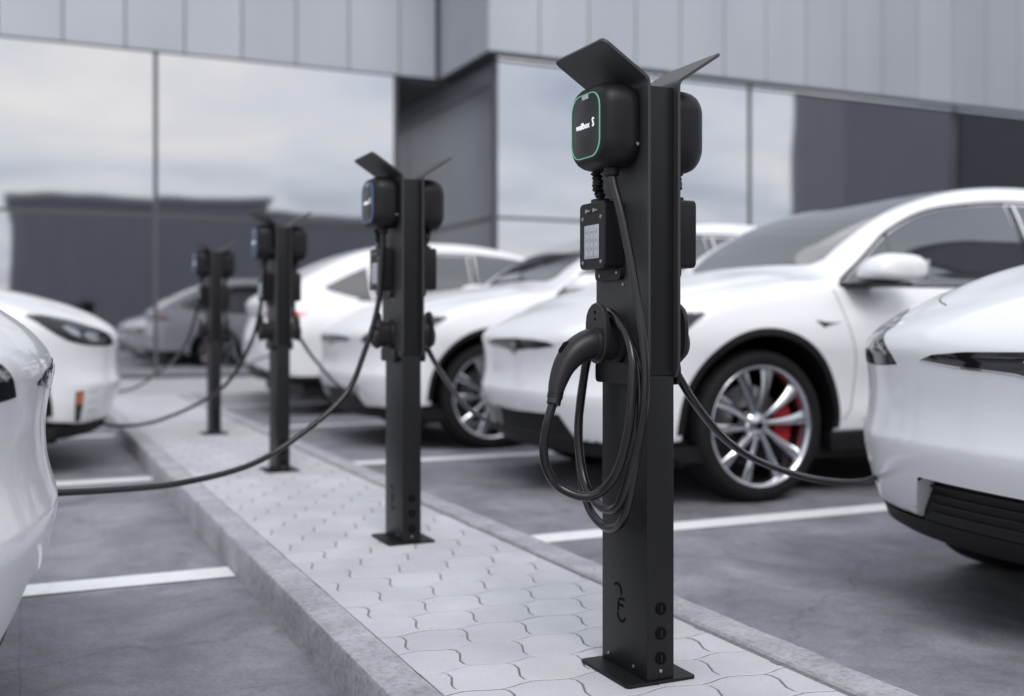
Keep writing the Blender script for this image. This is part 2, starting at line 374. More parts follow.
# bay lines
def bay_line(x0, x1, y, label):
    m = MB(); n = 60; wv = .082; v = []; f = []
    for i in range(n+1):
        x = x0+(x1-x0)*i/n; e0 = .003*noise.noise((x*11, y*7, 1)); e1 = .003*noise.noise((x*11, y*7, 5))
        v += [(x, y-wv+e0, .004), (x, y+wv+e1, .004)]
        if i: f.append((2*i-2, 2*i, 2*i+1, 2*i-1))
    m.add(v, f); setp(m.build('bay_line', M_line), label, kind='structure')
for y, nm in ((1.3, 'nearest'), (3.99, 'second'), (6.60, 'third'), (9.3, 'far')):
    bay_line(-5.6, XL0-.004, y, 'white painted bay line left of the island, %s one' % nm)
for y, nm in ((1.36, 'nearest'), (4.06, 'second'), (6.77, 'third'), (9.47, 'fourth'), (12.15, 'far')):
    bay_line(XR1+.004, 7.6, y, 'white painted bay line right of the island, %s one' % nm)

# ------------------------------------------------------------------ office building
bld = empty('office_building', (6.43, 16.5, .12))
setp(bld, 'office building with mirrored glass ground floor under grey metal cladding', 'building')
def bpart(mb, name, m, **k):
    o = mb.build(name, m, bld, **k); o.location = (-6.43, -16.5, -.12); return o
ZS = 4.9
def cladding(x0, x1, y, step, axis='x', z1=9.2):
    """vertical metal panels on a plane y (axis x) or on a plane x (axis y, x0..x1 are y values)"""
    a = x0
    while a < x1-.05:
        b_ = min(a+step, x1); m = MB()
        if axis == 'x': m.box(a+.008, b_-.008, y, y+.05, ZS, z1, .006)
        else: m.box(y, y+.05, a+.008, b_-.008, ZS, z1, .006)
        bpart(m, 'cladding_panel', M_clad); a = b_
XC, YL, YR = 6.2, 16.44, 14.4
cladding(-14.39, 6.15, YL, .83); cladding(YR+.06, YL, XC, .68, 'y'); cladding(XC, XC+.83*36, YR, .83)
bpart(MB().box(-14.4, 6.25, YL+.055, YL+.3, ZS+.02, 9.1), 'wall', M_wall)
bpart(MB().box(6.255, 36.0, YR+.055, YR+.3, ZS+.02, 9.1), 'wall', M_wall)
bpart(MB().box(6.255, 6.5, YR+.31, YL+.3, ZS+.02, 9.1), 'wall', M_wall)
bpart(MB().box(-14.4, 36.0, YR+.32, 26, 9.12, 9.3), 'roof', M_wall)
# soffit under the recess and the overhang
bpart(MB().box(5.50, 6.38, 16.56, 22, ZS-.05, ZS+.015), 'soffit', M_soffit)
bpart(MB().box(XC+.005, 36, YR+.055, 14.64, ZS-.02, ZS+.015), 'soffit', M_mull)
bpart(MB().box(XC+.005, 6.40, 14.645, 16.5, ZS-.02, ZS+.014), 'soffit', M_mull)
def pane(x0, x1, z0, z1, y, axis='x'):
    m = MB()
    tz = random.uniform(-.0016, .0016); tt = random.uniform(-.0016, .0016); g_ = .012
    if axis == 'x':
        q = [(x0+g_, y-tt*(x1-x0)/2-tz*(z1-z0)/2, z0+g_), (x1-g_, y+tt*(x1-x0)/2-tz*(z1-z0)/2, z0+g_), (x1-g_, y+tt*(x1-x0)/2+tz*(z1-z0)/2, z1-g_), (x0+g_, y-tt*(x1-x0)/2+tz*(z1-z0)/2, z1-g_)]
        back = [(p[0], p[1]+.03, p[2]) for p in q]
    else:
        q = [(y, x1-g_, z0+g_), (y, x0+g_, z0+g_), (y, x0+g_, z1-g_), (y, x1-g_, z1-g_)]
        back = [(p[0]+.03, p[1], p[2]) for p in q]
    m.add(q+back, [(0, 1, 2, 3), (5, 4, 7, 6), (0, 4, 5, 1), (1, 5, 6, 2), (2, 6, 7, 3), (3, 7, 4, 0)])
    bpart(m, 'glass_pane', M_mirror)
ZM = 2.50
for x0, x1 in ((-12.0, -7.4), (-7.4, -2.8), (-2.8, 1.805), (1.805, 5.48)):
    pane(x0, x1, .16, ZM, 16.5); pane(x0, x1, ZM, ZS, 16.5)
    bpart(MB().box(x0-.03, x0+.03, 16.485, 16.6, .16, ZS-.002), 'mullion', M_mull)
bpart(MB().box(5.45, 5.51, 16.485, 16.6, .16, ZS-.002), 'mullion', M_mull)
bpart(MB().box(-12.0, 5.45, 16.494, 16.6, ZM-.022, ZM+.022), 'transom', M_mull)
bpart(MB().box(-12.0, 5.5, 16.47, 16.62, .122, .16), 'base_rail', M_mull)
bpart(MB().box(-14.4, 5.5, 16.62, 16.9, .122, ZS-.06), 'wall', M_wall)
for ya, yb in ((14.72, 18.6), (18.6, 22)):
    for za, zb in ((.16, ZM-.03), (ZM+.03, ZS-.42), (ZS-.40, ZS-.06)): bpart(MB().box(6.43, 6.46, ya+.01, yb-.01, za, zb, .004), 'return_panel', M_return)
bpart(MB().box(6.45, 6.5, 14.8, 22, .13, ZS+.012), 'wall', M_wall)
bpart(MB().box(6.424, 6.45, 14.72, 22, ZM-.022, ZM+.022), 'transom', M_mull)
bpart(MB().box(5.52, 6.42, 22, 22.2, .122, ZS-.06), 'wall', M_wall)
xs = [6.43+4.61*k for k in range(7)]
for x0, x1 in zip(xs[:-1], xs[1:]):
    pane(x0, x1, .16, ZM, 14.66); pane(x0, x1, ZM, ZS-.02, 14.66)
for x0 in xs: bpart(MB().box(x0-.03, x0+.03, 14.645, 14.75, .16, ZS-.022), 'mullion', M_mull)
bpart(MB().box(6.46, 34, 14.652, 14.75, ZM-.022, ZM+.022), 'transom', M_mull)
bpart(MB().box(6.43, 34, 14.63, 14.78, .122, .16), 'base_rail', M_mull)
bpart(MB().box(6.52, 36, 14.8, 15.0, .122, ZS-.06), 'wall', M_wall)
# buildings across the yard, seen mirrored in the glass
def opposite(name, x0, x1, y, d, h, m, label, nx, nz):
    r = empty(name, ((x0+x1)/2, y, 0)); setp(r, label, 'building'); ox = (x0+x1)/2
    w_ = (x1-x0)/2
    MB().box(-w_, w_, -d, 0, 0, h).build('wall', m, r)
    MB().box(-w_-.15, w_+.15, -d-.1, .15, h+.002, h+.3).build('parapet', m, r)
    if not nz:
        for i in range(0): MB().box(-w_+(i+.97)*2*w_/nx-.03, -w_+(i+.97)*2*w_/nx+.03, .003, .06, 0, h-.1).build('wall_rib', m, r)
    for i in range(nx):
        for k in range(nz):
            xa = -w_+(i+.15)*2*w_/nx; xb = -w_+(i+.85)*2*w_/nx; za = .9+k*h/nz; zb = za+h/nz*.55
            f = MB().box(xa, xb, .004, .05, za, zb).build('window', M_mull, r); MB().box(xa+.08, xb-.08, .052, .06, za+.08, zb-.08).build('pane', M_bglass, f)
    return r
opposite('warehouse', -.4, 10.0, -15, 10, 6.1, M_bld, 'low grey hall mirrored in the left glass front', 13, 0)
opposite('warehouse', 10.3, 18.5, -15, 10, 5.5, M_bld, 'slightly lower grey annex mirrored beside the hall', 10, 0)
opposite('tower_block', 39.6, 47.3, -15, 4.5, 26, M_bld, 'tall grey block mirrored in the right glass front', 9, 0)
opposite('tower_block', 48.2, 90, -15.5, 8, 30, M_bld2, 'taller near-black block mirrored at the right end of the glass front', 40, 0)

# ------------------------------------------------------------------ charging stations
def sheet(stations, thick):
    """bent sheet: stations (x, z, half width) swept across y, thickness along the local normal"""
    n = len(stations); A = []; B = []
    for i, (x, z, hw) in enumerate(stations):
        p, q = stations[max(i-1, 0)], stations[min(i+1, n-1)]; tx, tz = q[0]-p[0], q[1]-p[1]; l = math.hypot(tx, tz); nx_, nz_ = -tz/l, tx/l
        A.append((x+nx_*thick/2, z+nz_*thick/2, hw)); B.append((x-nx_*thick/2, z-nz_*thick/2, hw))
    L = [[(a[0], -a[2], a[1]), (a[0], a[2], a[1]), (b_[0], b_[2], b_[1]), (b_[0], -b_[2], b_[1])] for a, b_ in zip(A, B)]
    return MB().loops(L)
def rsq(hw, hh, r, n=8):
    """rounded-rectangle loop in (y,z)"""
    P = []
    for cy, cz, a0 in ((hw-r, hh-r, 0), (-hw+r, hh-r, 90), (-hw+r, -hh+r, 180), (hw-r, -hh+r, 270)):
        for k in range(n+1):
            a = R(a0+90*k/n); P.append((cy+r*math.cos(a), cz+r*math.sin(a)))
    return P
PX = -.042      # outer face of the left side plate
def bolt(mb, x, y, z, ax, r=.0035): mb.disc((x, y, z), r, ax, .002, 10, .0006)
S = {}          # shared meshes of one station side
# side plate with rain hood
st = [(-.038, .665, .100), (-.038, .672, .106), (-.038, .69, .114)]+[(-.038, z, .114) for z in (.9, 1.1, 1.28)]
for k in range(6):
    a = k/5*R(57); st.append((-.038-.02*(1-math.cos(a)), 1.300+.02*math.sin(a), .114))
dx, dz = -math.sin(R(57)), math.cos(R(57)); x0, z0 = st[-1][0], st[-1][1]
for l, hw in ((.02, .114), (.108, .114), (.116, .112), (.121, .108), (.124, .102)): st.append((x0+dx*l, z0+dz*l, hw))
S['side_plate'] = sheet(st, .0065).me('side_plate', M_plate, angle=40)
# charger
CY, CZ = -.010, 1.2165
L = []
for ins, x, r in ((.020, PX, .040), (.010, PX-.004, .045), (.003, PX-.016, .050), (0, PX-.034, .052), (.0005, PX-.055, .052), (.003, PX-.072, .050), (.008, PX-.084, .047), (.0145, PX-.0915, .043), (.021, PX-.0945, .040)):
    L.append([(x, CY+y, CZ+z) for y, z in rsq(.087-ins, .094-ins, r)])
S['charger_unit'] = MB().loops([[p for p in reversed(l)] for l in L]).me('charger_unit', M_plastic, angle=50)
L = [[(x, CY+y, CZ+z) for y, z in rsq(.063-i, .069-i, .036)] for i, x in ((0, PX-.0940), (0, PX-.0953), (.0012, PX-.0960))]
S['face_panel'] = MB().loops([list(reversed(l)) for l in L]).me('face_panel', M_gloss, angle=40)
ring = [(PX-.0952, CY+y, CZ+z) for y, z in rsq(.0645, .0705, .037)]
m = MB(); L = []
for (x, y, z), (y2, z2) in zip(ring, rsq(.0627, .0687, .0358)):
    y2 += CY; z2 += CZ; L.append([(x+.001, y, z), (x-.0016, y, z), (x-.0016, y2, z2), (x+.001, y2, z2)])
m.loops(L+[L[0]], False, False); S['led_ring'] = m.me('led_ring', M_green, angle=40); S['led_ring_blue'] = m.me('led_ring', M_blue, angle=40); S['led_ring_off'] = m.me('led_ring', M_ledoff, angle=40)
S['status_window'] = MB().box(PX-.0975, PX-.0945, CY-.014, CY+.014, CZ+.0585, CZ+.068, .001).me('status_window', M_key)
def text_mesh(name, s, size, m, fn):
    cu = bpy.data.curves.new(name, 'FONT'); cu.body = s; cu.size = size; cu.align_x = 'CENTER'; cu.align_y = 'CENTER'; cu.extrude = .0004; cu.offset = size*.012
    o = bpy.data.objects.new(name, cu); col.objects.link(o); dg = bpy.context.evaluated_depsgraph_get(); dg.update()
    me = bpy.data.meshes.new_from_object(o.evaluated_get(dg)); bpy.data.objects.remove(o); bpy.data.curves.remove(cu)
    me.name = name; me.materials.clear(); me.materials.append(m)
    for v in me.vertices: v.co = fn(v.co)
    me.update(); return me
S['brand_lettering'] = text_mesh('brand_lettering', 'wallbox', .0195, M_white, lambda c: Vector((PX-.0965-c.z, CY+.011-c.x, CZ+.001+c.y)))
# emblem: an S-like bolt made of two hooks and a dot
m = MB()
def flat_stroke(mb, pts, w, x0, x1):
    L = []; P = [Vector(p) for p in pts]
    for i, p in enumerate(P):
        tt = (P[min(i+1, len(P)-1)]-P[max(i-1, 0)]).normalized(); n_ = Vector((-tt.y, tt.x))*w/2
        a, b_ = p+n_, p-n_; L.append([(x0, a.x, a.y), (x0, b_.x, b_.y), (x1, b_.x, b_.y), (x1, a.x, a.y)])
    mb.loops(L)
arc = lambda cy, cz, r, a0, a1, n=8: [(cy+r*math.cos(R(a0+(a1-a0)*k/n)), cz+r*math.sin(R(a0+(a1-a0)*k/n))) for k in range(n+1)]
EY, EZ = CY-.036, CZ+.005
flat_stroke(m, arc(EY, EZ+.0045, .0032, -70, 180), .0030, PX-.0972, PX-.0962)
flat_stroke(m, arc(EY, EZ-.0065, .0030, 110, 350), .0030, PX-.0972, PX-.0962)
m.disc((PX-.0962, EY+.0005, EZ-.001), .0026, (-1, 0, 0), .001, 12)
S['emblem'] = m.me('emblem', M_white)
m = MB(); bolt(m, PX-.012, CY-.0885+.006, CZ-.045, (0, -1, 0), .004); bolt(m, PX, -.060, 1.155, (-1, 0, 0), .004); S['fixing_screw'] = m.me('fixing_screw', M_screw)
# keypad box
L = [[(x, .038+y, .981+z) for y, z in rsq(.058-i, .075-i, .010, 3)] for i, x in ((.003, PX-.001), (0, PX-.006), (0, PX-.0505), (.002, PX-.0535))]
S['keypad_box'] = MB().loops([list(reversed(l)) for l in L]).me('keypad_box', M_plastic, angle=30)
S['keypad'] = MB().box(PX-.0552, PX-.0525, .038-.033, .038+.033, .981-.052, .981+.024, .001).me('keypad', M_key, angle=30)
m = MB()
for i in range(3):
    for k in range(4): m.disc((PX-.0552, .038-.021+i*.021, .981-.042+k*.0185), .0065, (-1, 0, 0), .0012, 12, .0005)
S['key'] = m.me('key', M_key2, angle=40)
m = MB()
for y, z in ((-.042, .040), (.042, .040), (-.042, -.060), (.042, -.060)): bolt(m, PX-.0532, .038+y, .981+z, (-1, 0, 0), .0045)
S['screw'] = m.me('screw', M_screw)
m = MB()
for y in (-.014, .020): m.disc((PX-.0532, .038+y, .981+.056), .005, (-1, 0, 0), .005, 12, .001); m.box(PX-.0575, PX-.0532, .038+y-.016, .038+y-.006, .981+.0535, .981+.0585)
S['indicator'] = m.me('indicator', M_screw, angle=40)
# bracket below the keypad and gland above it
L = [[(x, .040+y, .897+z) for y, z in rsq(.058, .016, .012, 4)] for x in (PX-.0005, PX-.012)]
m = MB().loops([list(reversed(l)) for l in L]); S['bracket'] = m.me('bracket', M_plastic, angle=30)
m = MB(); bolt(m, PX-.012, .075, .892, (-1, 0, 0), .004); bolt(m, PX-.012, -.002, .897, (-1, 0, 0), .004); bolt(m, PX, -.010, .870, (-1, 0, 0), .004); S['bracket_screw'] = m.me('bracket_screw', M_screw)
m = MB(); pth = smooth_path([(PX-.045, .035, 1.125), (PX-.04, .034, 1.105), (PX-.032, .050, 1.09), (PX-.027, .047, 1.075), (PX-.027, .045, 1.055)], 8)
m.tube(pth, [.011+.0022*math.sin(i*1.6) for i in range(len(pth))], 10); m.box(PX-.043, PX-.011, .027, .063, 1.050, 1.066, .003)
S['conduit'] = m.me('conduit', M_plastic, angle=50)
m = MB(); m.disc((PX-.045, -.036, 1.128), .017, (0, 0, -1), .022, 14, .003); S['cable_gland'] = m.me('cable_gland', M_plastic, angle=40)
# plug dock
def stadium(cy, zt, zb, hw, n=8):
    P = [];
    for k in range(n+1): a = math.pi*k/n; P.append((cy+hw*math.cos(a), zt-hw+hw*math.sin(a)))
    for k in range(n+1): a = math.pi+math.pi*k/n; P.append((cy+hw*math.cos(a), zb+hw+hw*math.sin(a)))
    return P
DY = .016
L = [[(x, y, z) for y, z in stadium(DY, zt, zb, hw)] for x, zt, zb, hw in ((PX-.0005, .800, .690, .048), (PX-.010, .800, .690, .047), (PX-.014, .792, .70, .036), (PX-.042, .795, .70, .036), (PX-.046, .828, .694, .046), (PX-.054, .830, .692, .046), (PX-.0575, .827, .695, .043))]
S['plug_dock'] = MB().loops([list(reversed(l)) for l in L]).me('plug_dock', M_dock, angle=40)
m = MB(); L = []
seat = [(PX-.0575, .037), (PX-.066, .036), (PX-.067, .031), (PX-.060, .029), (PX-.0605, .001)]
for x, r in seat: L.append([(x, DY+r*math.cos(a), .738+r*math.sin(a)) for a in [-2*math.pi*k/24 for k in range(24)]])
m.loops(L); S['socket_collar'] = m.me('socket_collar', M_dock, angle=40)
m = MB(); m.disc((PX-.0575, DY, .808), .0045, (-1, 0, 0), .0008, 12); m.disc((PX-.0575, DY, .793), .0035, (-1, 0, 0), .0008, 12); S['dock_hole'] = m.me('dock_hole', M_emboss)
# lower edge lip of the side plate
L = [[(x, .020+y, .672+z) for y, z in rsq(.080, .024, .012, 4)] for x in (PX-.0005, PX-.010)]
S['dock_base'] = MB().loops([list(reversed(l)) for l in L]).me('dock_base', M_post, angle=30)
# plug handle and coiled cable of the unused outlet
hp = smooth_path([(PX-.050, DY, .738), (PX-.072, DY, .737), (PX-.105, DY-.001, .722), (PX-.135, DY-.004, .692), (PX-.155, DY-.010, .655), (PX-.166, DY-.016, .622)], 6)
nR = len(hp); prof = spl([0, .15, .4, .7, .9, 1], [.033, .034, .031, .023, .018, .0155])
S['plug_handle'] = MB().tube(hp, [float(prof(i/(nR-1))) for i in range(nR)], 18).me('plug_handle', M_dock, angle=50)
m = MB(); pA, pB = hp[-5], hp[-1]
for k in range(5):
    p = hp[-1].lerp(hp[-2], k*.55); d_ = (hp[-1]-hp[-3]).normalized(); m.disc(p, .0175, d_, .003, 16, .001)
m.disc(hp[-1]-(hp[-1]-hp[-2]).normalized()*.012, .0155, hp[-1]-hp[-2], .030, 16, .002); S['strain_relief'] = m.me('strain_relief', M_cable, angle=40)
m = MB(); q0 = hp[12]; q1 = hp[17]
L = []
for k in range(6):
    p = q0.lerp(q1, k/5); d_ = (q1-q0).normalized(); n_ = Vector((d_.z, 0, -d_.x)); n_ = -n_ if n_.z < 0 else n_
    rr_ = float(prof((12+k)/(nR-1)))+(.004 if 0 < k < 5 else -.001); L.append([p+n_*(rr_-.006)+Vector((0, .007, 0)), p+n_*rr_+Vector((0, .006, 0)), p+n_*rr_-Vector((0, .006, 0)), p+n_*(rr_-.006)-Vector((0, .007, 0))])
m.loops(L); S['release_button'] = m.me('release_button', M_emboss, angle=40)
END = hp[-1]
coil = [tuple(END+Vector((.003, 0, .006))), (-.222, .000, .580), (-.232, .006, .520), (-.226, .004, .468), (-.199, .000, .427), (-.159, -.031, .407), (-.124, -.054, .418), (-.104, -.090, .466), (-.092, -.112, .543), (-.084, -.118, .620), (-.078, -.110, .705), (-.072, -.070, .765), (-.066, -.010, .797),
        (-.063, .055, .790), (-.064, .098, .735), (-.066, .136, .640), (-.069, .148, .560), (-.069, .147, .474), (-.069, .128, .401), (-.069, .094, .351), (-.070, .034, .326), (-.072, -.028, .332), (-.076, -.075, .369), (-.074, -.104, .449), (-.068, -.118, .528), (-.062, -.116, .628), (-.060, -.090, .715), (-.072, -.055, .776),
        (-.068, -.002, .806), (-.068, .055, .800), (-.072, .092, .735), (-.078, .118, .620), (-.086, .120, .527), (-.088, .092, .431), (-.088, .043, .384), (-.088, -.022, .371), (-.088, -.072, .392), (-.080, -.108, .470), (-.066, -.130, .570), (-.060, -.134, .660), (-.060, -.124, .748), (-.064, -.106, .833), (-.070, -.088, .920), (-.078, -.064, 1.019), (-.085, -.045, 1.08), (PX-.045, -.036, 1.112)]
S['cable_coil'] = MB().tube(smooth_path(coil, 9), .0100, 12).me('charging_cable', M_cable, smooth=True)
# column
S['column'] = MB().box(-.0345, .0345, -.099, .099, .0065, .668, .0025).me('column', M_post, angle=30)
S['column_core'] = MB().box(-.0335, .0335, -.0975, .0975, .6685, 1.300, .002).me('column_core', M_post, angle=30)
L = [[(x, y, z) for x, y in rsq(.088, .106, .010, 4)] for z in (.0005, .0060)] + [[(x, y, .0066) for x, y in rsq(.0874, .1054, .0095, 4)]]
S['base_plate'] = MB().loops(L).me('base_plate', M_post2, angle=30)
m = MB()
m.disc((0, -.099, 0), .0135, (0, -1, 0), .0035, 22, .001); S['cable_entry'] = m.me('cable_entry', M_emboss, angle=40)
S['slot'] = MB().box(-.002, .002, -.1035, -.1026, -.008, .008).me('slot', M_post)
m = MB(); bolt(m, -.0345, .068, .024, (-1, 0, 0), .004); bolt(m, -.0345, -.042, .024, (-1, 0, 0), .004); bolt(m, 0, -.099, .026, (0, -1, 0), .004); S['base_bolt'] = m.me('base_bolt', M_screw)
m = MB()    # dark emblem low on the column: two hooks round a forked stroke
flat_stroke(m, arc(.028, .176, .017, 40, 200), .006, -.0352, -.0340); flat_stroke(m, arc(.010, .128, .017, 200, 360), .006, -.0352, -.0340)
flat_stroke(m, [(.024, .132), (.024, .150), (.020, .159), (.012, .162), (-.004, .162)], .006, -.0352, -.0340); flat_stroke(m, [(.0205, .147), (.001, .147)], .006, -.0351, -.0341)
S['column_emblem'] = m.me('column_emblem', M_emboss)
def side(parent, rz, led, coiled):
    A = lambda n, p=parent, nm=None: link(nm or n, S[n], p, (0, 0, 0), rz if p is parent else 0)
    A('side_plate')
    u = A('charger_unit')
    A('face_panel', u); A(led, u, 'led_ring'); A('status_window', u); A('brand_lettering', u); A('emblem', u); A('fixing_screw', u); A('cable_gland', u)
    k = A('keypad_box'); A('keypad', k); A('key', k); A('screw', k); A('indicator', k); A('conduit', k)
    bk = A('bracket'); A('bracket_screw', bk)
    d = A('plug_dock'); A('dock_hole', d); A('dock_base', d)
    A('socket_collar', d)
    if coiled:
        h = A('plug_handle'); A('strain_relief', h); A('release_button', h); A('cable_coil', parent, 'charging_cable')
def station(y, label, ledL, ledR, coiled):
    r = empty('charging_station', (1.269, y, .1205)); setp(r, label, 'charging station', 'charging stations on the paved island')
    link('column', S['column'], r); link('column_core', S['column_core'], r); link('base_plate', S['base_plate'], r)
    for z in (.162, .108, .054): ce = link('cable_entry', S['cable_entry'], r, (0, 0, z)); link('slot', S['slot'], ce)
    link('base_bolt', S['base_bolt'], r); link('column_emblem', S['column_emblem'], r)
    side(r, 0, ledL, coiled); side(r, math.pi, ledR, False)
    return r
SY = [2.098, 3.735, 5.79, 7.94]
lab = ['sharp black charging post in front with coiled cable and green ring', 'second black charging post with blue ring and cable hanging to the left car',
       'third black charging post from the front, before the parked white tail', 'farthest and smallest black charging post near the glass front']
ST = [station(y, lab[i], 'led_ring' if i == 0 else 'led_ring_blue', 'led_ring_off', i == 0) for i, y in enumerate(SY)]
def cable(i, pts, r=.0100):
    """pts in world coordinates"""
    o = Vector((1.269, SY[i], .1205))
    MB().tube([p-o for p in smooth_path(pts, 10)], r, 10).build('charging_cable', M_cable, ST[i], smooth=True)
def left_cable(i, tail):
    y = SY[i]; cable(i, [(1.269+PX-.045, y-.036, .1205+1.115), (1.269+PX-.047, y-.035, .1205+1.03)]+tail)
def right_cable(i, tail):
    y = SY[i]; cable(i, [(1.269-PX+.045, y+.036, .1205+1.115), (1.269-PX+.046, y+.05, .1205+1.0), (1.269-PX+.052, y+.065, .1205+.86), (1.269-PX+.056, y+.06, .1205+.74)]+tail)
left_cable(1, [(1.167, 3.71, .972), (1.112, 3.70, .80), (1.037, 3.68, .654), (.868, 3.64, .525), (.692, 3.60, .437), (.456, 3.50, .405), (.235, 3.30, .425), (.05, 3.10, .455), (-.17, 2.96, .47)])
left_cable(2, [(1.178, 5.80, 1.034), (1.124, 5.85, .793), (.999, 6.05, .543), (.746, 6.60, .343), (.536, 7.10, .275), (.42, 7.40, .30)])
left_cable(3, [(1.152, 7.95, 1.007), (1.103, 8.2, .753), (.995, 8.8, .533), (.764, 9.6, .337), (.3, 10.2, .33)])
right_cable(0, [(1.388, 2.115, .785), (1.461, 2.13, .699), (1.634, 2.25, .601), (1.86, 2.40, .519), (2.219, 2.62, .427), (2.50, 2.74, .385), (2.72, 2.84, .39)])
right_cable(1, [(1.39, 3.78, .795), (1.515, 3.95, .692), (1.806, 4.40, .525), (2.173, 4.90, .402), (2.40, 5.4, .39), (2.54, 5.75, .46)])
right_cable(2, [(1.40, 5.85, .82), (1.542, 6.10, .699), (1.815, 6.60, .524), (2.05, 7.0, .44), (2.20, 7.5, .44), (2.27, 7.8, .48)])
right_cable(3, [(1.42, 8.05, .80), (1.55, 8.6, .64), (1.75, 9.3, .56), (2.0, 9.9, .60), (2.25, 10.1, .64)])

# ------------------------------------------------------------------ the car: an implicit body, meshed once and shared
CL = 5.20; AF, AR, WZ, WR = .945, 3.99, .388, .388      # length, axles, wheel height and radius
f_zc = spl([0, .06, .14, .28, .5, .8, 1.2, 1.56, 1.75, 2.1, 2.5, 2.9, 3.3, 3.7, 4.2, 4.7, 5.05, 5.2], [.845, .895, .950, 1.015, 1.085, 1.148, 1.205, 1.242, 1.375, 1.565, 1.690, 1.755, 1.775, 1.758, 1.660, 1.44, 1.225, 1.13])
f_cr = spl([0, .12, .22, .36, .6, 1.2, 1.7, 2.4, 3.4, 4.4, 5.2], [.10, .16, .18, .155, .115, .095, .06, .065, .075, .08, .08])
f_nose = spl([.2, .28, .36, .45, .51, .54, .575, .62, .70, .78, .84, .95], [.125, .088, .050, .018, .003, .000, .010, .020, .024, .014, .004, .02])
f_tail = spl([.2, .35, .55, .7, .85, 1.0, 1.1, 1.2], [.30, .10, .015, .0, .02, .06, .03, .02])
f_w = spl([.15, .25, .33, .42, .52, .62, .72, .80, .88, .96, 1.03, 1.09, 1.13, 1.2, 1.4, 1.6, 1.8], [.90, .945, .975, .995, 1.0, 1.008, 1.022, 1.032, 1.028, 1.010, .985, .955, .928, .895, .815, .720, .60])
f_pl = spl([0, .5, 1.0, 1.8, 2.6, 3.4, 4.0, 4.6, 5.2], [.955, .99, 1.0, .995, .988, .992, 1.0, .975, .93])
def P_front(b): return .60*(1-np.sqrt(np.clip(1-(np.clip(b, 0, 1.06)/1.065)**2.5, 1e-4, 1)))
def P_rear(b): return .42*(1-np.sqrt(np.clip(1-(np.clip(b, 0, 1.06)/1.065)**2.7, 1e-4, 1)))
def smax(a, b, k):
    h = np.clip(.5+.5*(a-b)/k, 0, 1); return b*(1-h)+a*h+k*h*(1-h)
def shell(a, b, z):
    ab = np.sqrt(b*b+4e-4)
    ff = (f_nose(z)+P_front(ab)-a)*.85
    W = f_w(z)*f_pl(a) + .014*np.exp(-((a-AF)/.42)**2)*np.exp(-((z-.82)/.2)**2) + .016*np.exp(-((a-AR)/.45)**2)*np.exp(-((z-.85)/.22)**2)
    W = W - .05*np.clip(a-3.5, 0, 9)**1.5*np.clip((z-1.0)/.5, 0, 1)
    W = W - .016*np.exp(-((z-.56)/.10)**2)*np.clip((a-1.45)/.3, 0, 1)*np.clip((3.5-a)/.3, 0, 1)
    fs = ab-W
    T = f_zc(a)-f_cr(a)*(ab/.95)**(2.2+.9*np.clip((a-1.4)/.4, 0, 1)) + .016*np.exp(-((ab-.66)/.13)**2)*np.clip((a-.12)/.35, 0, 1)*np.clip((1.45-a)/.3, 0, 1)
    ft = (z-T)*.92
    fr = (a-(CL-P_rear(ab)-f_tail(z)))*.85
    F = smax(smax(ff, fs, .09), fr, .09)
    F = smax(F, ft, .055)
    return smax(F, (.335-.035*np.clip((.55-a)/.25, 0, 1)-z), .02)
def cut_wheel(a, b, z):
    ab = np.abs(b); d = np.minimum(np.hypot(a-AF, z-WZ), np.hypot(a-AR, z-WZ))-.470
    return np.maximum(d, .60-ab)
def cut_intake(a, b, z):
    return np.maximum(np.maximum(np.abs(b)-(.54-(z-.30)*.55), z-.430-.02*np.abs(b)), a-.40)
def body(a, b, z): return np.maximum(np.maximum(shell(a, b, z), -cut_wheel(a, b, z)), -cut_intake(a, b, z))
def grad(fn, p, h=2e-3):
    g = np.stack([fn(p[:, 0]+h*(i == 0), p[:, 1]+h*(i == 1), p[:, 2]+h*(i == 2))-fn(p[:, 0]-h*(i == 0), p[:, 1]-h*(i == 1), p[:, 2]-h*(i == 2)) for i in range(3)], 1)/(2*h)
    return g
